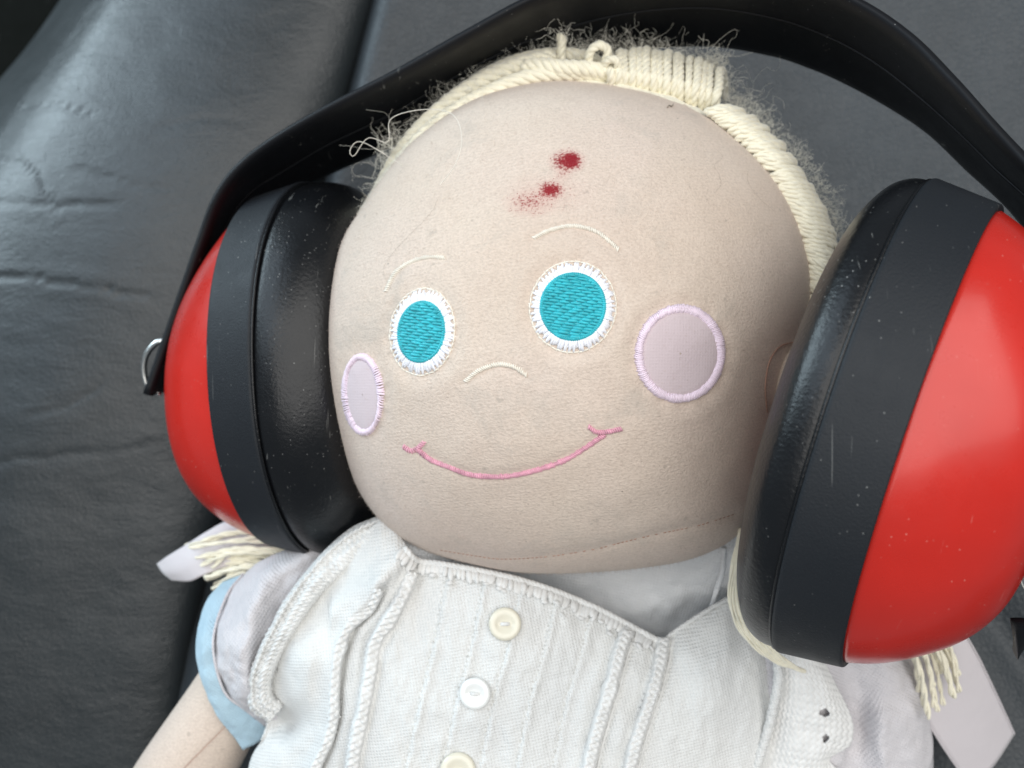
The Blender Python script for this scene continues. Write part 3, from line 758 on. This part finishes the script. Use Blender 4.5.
# raised crochet cords down the front
CORDP = []
for key, wd in (('C', 7.5), ('A', 7.5), ('B', 7.0), ('F', 6.0)):
    pl = np.array(CORDS[key] if key != 'F' else [(a - 6, b) for a, b in FOLD], float); q2 = cr(pl, 44); t = np.gradient(q2, axis=0); t /= np.linalg.norm(t, axis=1, keepdims=True); n2 = np.stack([-t[:, 1], t[:, 0]], 1)
    cv = []
    for f, hz in ((-1, -.06), (-.75, .05), (-.3, .11), (.3, .12), (.75, .05), (1, -.06)):
        row = []
        for i in range(44):
            w_ = wd * (1 + .28 * nz(i * .9, 3.1 + len(CORDP))); p = q2[i] + n2[i] * f * w_; row.append((p[0], p[1], BZ(*q2[i]) + hz + .03 * nz(i * .8, f * 2, 5)))
        cv.append(row)
    CORDP.append(cv)
    if key in 'AB':
        mb = MB(); ln = [bp3(a + 9.5, b, .015) for a, b in cr(pl, 40)]; mb.tube(cr(ln, 110), .03, 6); mb.build('cord_edge', M['crochet'], pin)
# pintuck stitching
for c in TUCKS:
    mb = MB(); q2 = cr(c, 112)
    for i in range(111):
        a = q2[i] + rng.normal(0, .9, 2); b = a + (q2[i + 1] - q2[i]) * .62
        mb.tube(np.array([bp3(*a, -.015), bp3(*((a + b) / 2), .018), bp3(*b, -.015)]), .014, 4)
        if rng.random() < .0:
            o2 = a + np.array([rng.uniform(3, 10), 0]); mb.blob(bp3(*o2, .008), np.array([.05, .03, 0]) * rng.uniform(.5, 1.2), np.array([-.02, .035, 0]), np.array([0, 0, .022]))
    mb.build('pintuck_stitching', M['stitch'], pin)
# buttons
def button(px, py, r, mat, tilt):
    c = bp3(px, py, .10); n = unit(np.array(tilt)); u = unit(np.cross((0, 1, 0), n)); v = np.cross(n, u)
    mb = MB(); prof = [(0.02, .035), (.10, .035), (.34, .040), (.46, .055), (.58, .115), (.70, .145), (.84, .14), (.95, .10), (1.0, .03), (.95, -.04), (.6, -.06), (.02, -.06)]
    g = []
    ph = np.linspace(0, 2 * PI, 40, endpoint=False)
    for (k_, h) in prof:
        sx, sy = (1.0, .55) if k_ < .5 else (1.0, 1.0)
        if .5 <= k_ < .65: sx, sy = 1.0, .92
        g.append([c + r * (k_ * (sx * math.cos(a) * u + sy * math.sin(a) * v)) + n * h * r * 1.6 for a in ph])
    mb.grid(np.array(g), closed_v=True, flip=True); b = mb.build('button', mat, pin)
    mt = MB()
    for s_ in (-.04, .04):
        mt.tube(cr([c + r * (-.26 * u + s_ * v) + n * .02, c + r * (-.12 * u + s_ * v) + n * r * .17, c + r * (.12 * u + s_ * v) + n * r * .17, c + r * (.26 * u + s_ * v) + n * .02], 10), .03, 5)
    mt.build('button_thread', M['crochet'], pin)
    return b
button(505, 624, .385, M['button_cream'], (.05, .25, 1))
button(475, 693.5, .365, M['button_pearl'], (-.08, .12, 1))
button(458, 771, .42, M['button_cream'], (.0, .2, 1))
# shirt showing in the neck opening
def patch(name, curves, nu, nv, mat, parent, th=.05, wr=.03, wf=.9, holes=(), knit=0, flip=False, kd=.05):
    G_ = crm([cr([P(*q) for q in c], nv) for c in curves], nu)
    for i in range(nu):
        for j in range(nv):
            p = G_[i, j]
            p[2] += wr * fbm(p[0] * wf, p[1] * wf, 4.2)
            if knit:
                a, b = i / nu * knit[0], j / nv * knit[1]
                p[2] += kd * (1 + .5 * nz(p[0] * 2, p[1] * 2, 7)) * (abs(math.sin(PI * (a + .10 * nz(p[0] * 3, p[1] * 3) + .22 * math.sin(2 * PI * b)))) ** .7 * (.6 + .4 * abs(math.sin(PI * b))) - .6) 
    mb = MB(); mb.grid(G_, flip=flip)
    if holes:
        v = np.vstack(mb.v); dd = DIST - v[:, 2]; qx = 512 + FPX * v[:, 0] / dd; qy = 384 - FPX * v[:, 1] / dd
        keep = []
        for f in mb.f:
            cx = np.mean([qx[i] for i in f]); cy = np.mean([qy[i] for i in f])
            if all(((cx - h[0]) / h[2]) ** 2 + ((cy - h[1]) / h[3]) ** 2 > 1 + .5 * nz(cx * .4, cy * .4) for h in holes): keep.append(f)
        mb.f = keep
    o = mb.build(name, mat, parent); solidify(o, th); return o
shirt = patch('undershirt', [[(392, 500, .5), (450, 512, .4), (540, 530, .1), (640, 525, .3), (700, 510, .6), (745, 500, .8)],
                     [(395, 540, 1.2), (450, 550, .8), (540, 562, .2), (640, 560, .2), (700, 556, .5), (740, 550, .7)],
                     [(400, 580, .9), (460, 585, .4), (540, 598, -.1), (640, 600, -.05), (692, 592, .0), (728, 588, .05)],
                     [(405, 640, -.2), (470, 640, -.3), (550, 650, -.4), (640, 660, -.6), (690, 650, -.9), (725, 640, -1.0)]], 60, 120, M['shirt'], doll, .05, .15, 1.1, flip=True)
mb = MB(); mb.tube(cr([P(724, 548, .85), P(722, 570, .72), P(716, 592, .62), P(712, 606, .5)], 30), .07, 8); mb.build('shirt_seam', M['shirt'], doll)
# right strap: rolled edge from the neckline up to the cushion
mb = MB(); mb.tube(cr([bp3(660, 646, .0), bp3(672, 634, .03), bp3(700, 615, .05), bp3(725, 601, .06), bp3(745, 596, .05)], 40), .06, 8); mb.build('strap_edge', M['white_cloth'], pin)
mb = MB(); mb.tube(cr([P(777, 660, 1.5), P(778, 680, 1.6), P(772, 712, 1.55), P(766, 736, 1.5), P(756, 770, 1.5), P(745, 830, 1.4)], 120) + np.array([[.02 * nz(i * .3, 1), .02 * nz(i * .3, 5), .03 * nz(i * .25, 9)] for i in range(120)]), np.array([.115 + .03 * nz(i * .35, 3) for i in range(120)]), 9); mb.build('strap_edge', M['white_cloth'], pin)
# right shoulder lace
patch('shoulder_lace', [[(776, 640, 1.2), (775, 690, 1.2), (768, 735, 1.2), (758, 775, 1.2), (748, 830, 1.1)],
                        [(796, 650, 1.4), (797, 692, 1.5), (793, 735, 1.5), (786, 775, 1.45), (770, 830, 1.3)],
                        [(815, 660, 1.3), (826, 692, 1.5), (826, 728, 1.5), (818, 764, 1.5), (800, 830, 1.3)],
                        [(826, 664, 1.0), (838, 688, 1.05), (848, 708, 1.1), (854, 728, 1.15), (850, 746, 1.2), (830, 759, 1.2), (843, 775, 1.15), (852, 800, 1.1), (842, 830, 1.1)]], 110, 190, M['crochet'], pin, .06, .05, 1.2,
      holes=[(825, 713, 5.5, 4.0), (826, 739, 3.4, 4.0)], knit=(15, 26), flip=True)
# sleeves
for cv in CORDP: patch('crochet_cord', cv, 30, 520, M['crochet'], pin, .05, .03, 3.0, knit=(2.2, 62), kd=.10)
patch('shoulder_edging', STRAP, 90, 420, M['crochet'], pin, .06, .11, 2.0, knit=(5.5, 46), kd=.12)
sl = patch('sleeve', [[(345, 556, -.4), (320, 590, .1), (300, 640, .4), (296, 690, .4), (300, 722, .0)],
                      [(318, 548, .0), (288, 580, .3), (266, 640, .7), (260, 690, .8), (282, 722, .3)],
                      [(292, 548, -.6), (264, 580, .4), (246, 640, 1.2), (247, 688, 1.1), (276, 724, .3)],
                      [(262, 560, -.9), (240, 590, -.1), (228, 642, .9), (234, 690, .8), (271, 725, .1)],
                      [(246, 572, -1.2), (227, 596, -.5), (214, 642, .3), (224, 688, .3), (264, 726, -.1)]], 60, 90, M['sleeve'], doll, .05, .15, 1.5)
cf = patch('cuff', [[(243, 574, -1.2), (226, 597, -.42), (213, 642, .40), (223, 689, .40), (243, 708, .2), (272, 727, -.1)],
               [(232, 578, -1.3), (214, 600, -.45), (203, 643, .42), (211, 692, .42), (231, 722, .25), (262, 740, -.1)],
               [(222, 582, -1.5), (205, 603, -.65), (195, 644, .15), (200, 675, .25), (214, 711, .25), (243, 750, -.1)]], 24, 70, M['cuff'], sl, .07, .10, 1.3)
for crv in ([(243, 574, -1.14), (226, 597, -.36), (213, 642, .46), (223, 689, .46), (243, 708, .26), (272, 727, -.04)],):
    mb = MB(); mb.tube(cr([P(*q) for q in crv], 80), .035, 6); mb.build('cuff_seam', M['sleeve'], sl)
patch('sleeve', [[(762, 640, .8), (766, 690, 1.0), (766, 735, 1.0), (760, 780, 1.0), (760, 840, .9)], [(800, 640, 1.1), (812, 690, 1.28), (826, 735, 1.28), (832, 780, 1.0), (835, 840, .8)],
                 [(842, 640, .8), (852, 690, .5), (856, 730, .55), (857, 780, .75), (855, 840, .7)],
                 [(880, 645, .8), (888, 690, .8), (884, 730, 1.1), (890, 780, 1.05), (892, 840, 1.0)],
                 [(905, 655, .3), (922, 698, .4), (927, 735, .35), (928, 780, .3), (930, 840, .2)],
                 [(905, 662, -.8), (925, 702, -.9), (932, 735, -1.0), (934, 780, -1.0), (936, 840, -1.0)]], 60, 90, M['sleeve'], doll, .05, .13, 1.4, flip=True)
# arm
mb = MB(); cl = cr([P(262, 640, -1.2), P(226, 705, -1.2), P(186, 772, -1.2), P(142, 850, -1.3), (-11.9, -15, -1.6), (-14.5, -18.6, -2.2), (-16.0, -20.6, -2.6)], 90)
mb.tube(cl, np.interp(np.linspace(0, 1, 90), [0, .13, .28, .62, .78, .88, .95, .985, 1], [.95, 1.12, 1.3, 1.3, 1.05, 1.2, 1.05, .7, .3]), 36); arm = mb.build('arm', M['skin'], doll)
mb = MB(); mb.tube(cr([P(236, 716, -.02), P(204, 748, .05), P(178, 775, .08), P(150, 808, .02)], 60), .012, 5); mb.build('arm_seam', M['thread_brown'], arm)
# torso under the clothes
mb = MB(); g = []
for y in np.linspace(-4.5, -18, 18):
    row = []
    for a in np.linspace(0, 2 * PI, 40, endpoint=False):
        wx = 5.4 * (1 - .5 * math.exp(-((y + 4.5) / 1.2) ** 2)); row.append((.4 + wx * math.cos(a), y, -2.3 + 2.0 * math.sin(a)))
    g.append(row)
mb.grid(np.array(g), closed_v=True); mb.build('torso', M['shirt'], doll)
# ribbons
def ribbon(name, a_, b_, nu=40, nv=16, wr=.02):
    G_ = crm([cr([P(*q) for q in a_], nu), cr([(P(*p) + P(*q)) / 2 + np.array([0, 0, .10]) for p, q in zip(a_, b_)], nu), cr([P(*q) for q in b_], nu)], nv)
    mb = MB(); mb.grid(G_); o = mb.build(name, M['satin'], doll); solidify(o, .04, 0); return o, G_
rb, _ = ribbon('hair_ribbon', [(290, 512, -2.2), (232, 520, -2.2), (208, 531, -2.2), (186, 545, -2.3), (168, 556, -2.6), (157, 564, -3.0)],
       [(300, 560, -2.0), (250, 562, -1.8), (225, 567, -1.8), (202, 576, -1.9), (190, 581, -2.2), (172, 580, -2.8)])
rb, G_ = ribbon('hair_ribbon', [(930, 585, .3), (969, 641, .0), (993, 688, -.6), (1014, 734, -1.4)], [(868, 610, .5), (900, 668, .3), (932, 730, -.3), (972, 790, -1.2)])
for e in (0, -1):
    mb = MB(); mb.yarn(G_[e] + np.array([0, 0, .03]), .028, 2, .10, 4, .03); mb.build('ribbon_selvedge', M['satin'], rb)

# ------------------------------------------------------------------ ear defenders
ed = thing('ear_defenders', 'black and red ear defenders with a black headband worn by the doll', 'ear defenders', (1, 0, 0))
def frame(yaw, pitch, roll, side):
    Ry = np.array([[math.cos(yaw), 0, -math.sin(yaw)], [0, 1, 0], [math.sin(yaw), 0, math.cos(yaw)]])
    Rz = np.array([[math.cos(roll), -math.sin(roll), 0], [math.sin(roll), math.cos(roll), 0], [0, 0, 1]])
    Rx = np.array([[1, 0, 0], [0, math.cos(pitch), -math.sin(pitch)], [0, math.sin(pitch), math.cos(pitch)]])
    m = Rx @ Rz @ Ry; return m @ np.array([side, 0, 0.]), m @ np.array([0, 1., 0]), m @ np.array([0, 0, 1.])
A_, B_, NE = 4.9, 3.9, 2.1
def section(c, fr, t, s, n=96, grow=0.0, wob=0.0):
    a, v, w_ = fr; ph = np.linspace(0, 2 * PI, n, endpoint=False)
    x = np.sign(np.cos(ph)) * np.abs(np.cos(ph)) ** (2 / NE); y = np.sign(np.sin(ph)) * np.abs(np.sin(ph)) ** (2 / NE)
    wv = np.array([wob * nz(math.cos(q) * 2.2, math.sin(q) * 2.2, t) for q in ph])
    return c + a * (t + wv[:, None] * 0) + np.outer((A_ * s + grow + wv) * x, v) + np.outer((B_ * s + grow + wv) * y, w_)
def cup(c, fr, side, shell_t, squash, droop, ts):
    c = np.array(c); fl_ = side > 0
    def loft(prof, name, mat, parent, wob=0, n=96, sub=4):
        pr = cr(np.array(prof, float), len(prof) * sub) if sub > 1 else np.array(prof)
        mb = MB(); mb.grid(np.array([section(c, fr, t, s, n, 0, wob) for t, s in pr]), closed_v=True, flip=not fl_); return mb.build(name, mat, parent)
    pr = cr(np.array(shell_t, float), len(shell_t) * 5); mb = MB()
    mb.grid(np.array([section(c - fr[1] * droop * max(0, (t - 1.15) * ts), fr, 1.15 + (t - 1.15) * ts, max(q, .004), 110) for t, q in pr]), closed_v=True, flip=not fl_)
    sh = mb.build('ear_cup', M['red'], ed)
    rim_ = loft([(1.12, .90), (1.17, .93), (1.19, .945), (1.17, .953), (1.10, .957), (.6, .978), (.12, .998), (.0, 1.003), (-.06, 1.0), (-.09, .985), (-.08, .95)], 'cup_rim', M['rim'], sh, 0)
    cu = loft([(-.02, .93), (-.05, .96)] + [(t * squash, q) for t, q in ((-.12, .98), (-.35, .99), (-.75, .985), (-1.2, .955), (-1.6, .885), (-1.85, .80), (-1.95, .71), (-1.85, .63), (-1.5, .57), (-.8, .54), (0, .54))], 'cushion', M['cushion'], sh, .035, 120, 5)
    # welded seam round the cushion
    mb = MB(); ring = section(c, fr, -.10, .992, 120); mb.tube(np.vstack([ring, ring[:2]]), .035, 6, False); mb.build('cushion_seam', M['cushion'], sh)
    return sh
FL = frame(.24, 0, .033, -1); FR = frame(.547, .165, -.25, 1)
SH = [(1.0, .90), (1.15, .925), (1.25, .92), (1.7, .855), (2.2, .765), (2.65, .66), (2.95, .56), (3.15, .45), (3.25, .33), (3.3, .2), (3.3, .01)]
A_, B_ = 5.05, 3.95
cup((-5.2, .40, -1.28), FL, -1, SH, 1.0, .28, 1.25)
A_, B_ = 4.9, 3.9
SHR = [(1.0, .90), (1.15, .925), (1.25, .925), (1.7, .875), (2.2, .79), (2.65, .69), (2.95, .59), (3.15, .48), (3.25, .36), (3.3, .2), (3.3, .01)]
cup((7.06, -.80, 5.42), FR, 1, SHR, .60, .04, 1.12)
# headband
near = [(150, 396, -.4), (180, 310, -.2), (204, 240, .1), (219, 200, .4), (240, 170, .7), (272, 144, 1.0), (330, 110, 1.5), (400, 74, 2.0), (470, 35, 2.5), (540, -2, 2.9), (620, -28, 3.3), (700, -36, 3.7),
        (780, -24, 4.1), (850, 2, 4.6), (905, 38, 5.1), (950, 84, 5.6), (990, 130, 6.0), (1026, 168, 6.4), (1095, 235, 7.3), (1150, 330, 8.1), (1160, 440, 8.2), (1120, 550, 7.4), (1060, 612, 6.2), (1010, 617, 5.4)]
far = [(172, 392, -3.2), (203, 315, -3.4), (228, 262, -3.4), (243, 236, -3.4), (262, 214, -3.3), (290, 200, -3.1), (328, 177, -2.7), (388, 150, -2.2), (450, 112, -1.7), (520, 80, -1.3), (610, 56, -.9), (700, 48, -.5),
       (768, 57, -.1), (812, 71, .4), (850, 88, .9), (890, 110, 1.4), (926, 134, 1.8), (962, 168, 2.2), (1020, 226, 3.0), (1070, 320, 3.8), (1085, 430, 4.2), (1065, 540, 4.2), (1030, 620, 3.8), (1013, 652, 3.6)]
NB = 260
nn_ = cr([P(*q) for q in near], NB); ff_ = cr([P(*q) for q in far], NB)
# keep stations together: resample far by the near curve's station parameter
def station(pts, n):
    return crm([np.array([P(*q)]) for q in pts], n)[:, 0]
nn_ = station(near, NB); ff_ = station(far, NB)
mid = (nn_ + ff_) / 2; cen = np.array([1.0, -2.0, 2.0])
tg = np.gradient(mid, axis=0); tg /= np.linalg.norm(tg, axis=1, keepdims=True)
ac = ff_ - nn_; ac /= np.linalg.norm(ac, axis=1, keepdims=True)
ou = np.cross(tg, ac); ou /= np.linalg.norm(ou, axis=1, keepdims=True)
sg = np.sign(np.sum(ou * (mid - cen), axis=1)); ou *= np.where(sg == 0, 1, sg)[:, None]
TH = .21
g = []
for i in range(NB):
    a, b, o_ = nn_[i], ff_[i], ou[i]; e = (b - a); W = np.linalg.norm(e); e = e / W; row = []
    for (s_, h) in ((.0, .06), (.02, .0), (.10, -.02), (.3, .03), (.47, .05), (.5, .05), (.53, .05), (.7, .03), (.9, -.02), (.98, 0), (1.0, .06), (1.0, TH - .07), (.975, TH), (.5, TH + .06), (.025, TH), (.0, TH - .07)):
        row.append(a + e * W * s_ + o_ * h)
    g.append(row)
mb = MB(); mb.grid(np.array(g), closed_v=True)
n_ = len(g[0])
mb.f.append(tuple(range(n_))); mb.f.append(tuple((NB - 1) * n_ + i for i in range(n_))[::-1])
hb = mb.build('headband', M['band'], ed)
mb = MB(); mb.tube(np.array([nn_[i] + (ff_[i] - nn_[i]) * .50 + ou[i] * .05 for i in range(4, NB - 4)]), .035, 6); mb.build('headband_ridge', M['band'], hb)
# wire arms that carry the cups
for (c_, fr_, ts_, dr_) in (((-5.2, .40, -1.28), FL, 1.25, .28), ((7.06, -.80, 5.42), FR, 1.12, .04)):
    e_ = np.array(c_) + fr_[0] * (1.15 + 2.13 * ts_) - fr_[1] * dr_ * 2.1 * ts_
    i_ = int(np.argmin(np.linalg.norm(mid - e_ - fr_[1] * 1.2, axis=1))); b_ = mid[i_] + ou[i_] * .02
    mb = MB(); mb.tube(cr([e_ - fr_[0] * .1, e_ + (b_ - e_) * .35 + fr_[0] * .1, e_ + (b_ - e_) * .75 + fr_[1] * .1, b_], 30), .11, 9); mb.build('wire_arm', M['metal'], ed)
# wire loops at the band ends
mb = MB(); wl = [P(168, 340, -1.2), P(156, 343, -1.2), P(146, 356, -1.3), P(144, 372, -1.4), P(149, 388, -1.5), P(160, 394, -1.6)]; mb.tube(cr(wl, 40), .085, 9); mb.build('wire_loop', M['metal'], ed)
mb = MB(); wl = [P(1080, 556, 5.6), P(1050, 560, 5.4), P(1031, 565, 5.1), P(1023, 575, 5.0), P(1033, 592, 5.0), P(1064, 600, 5.2)]; mb.tube(cr(wl, 40), .085, 9); mb.build('wire_loop', M['metal'], ed)
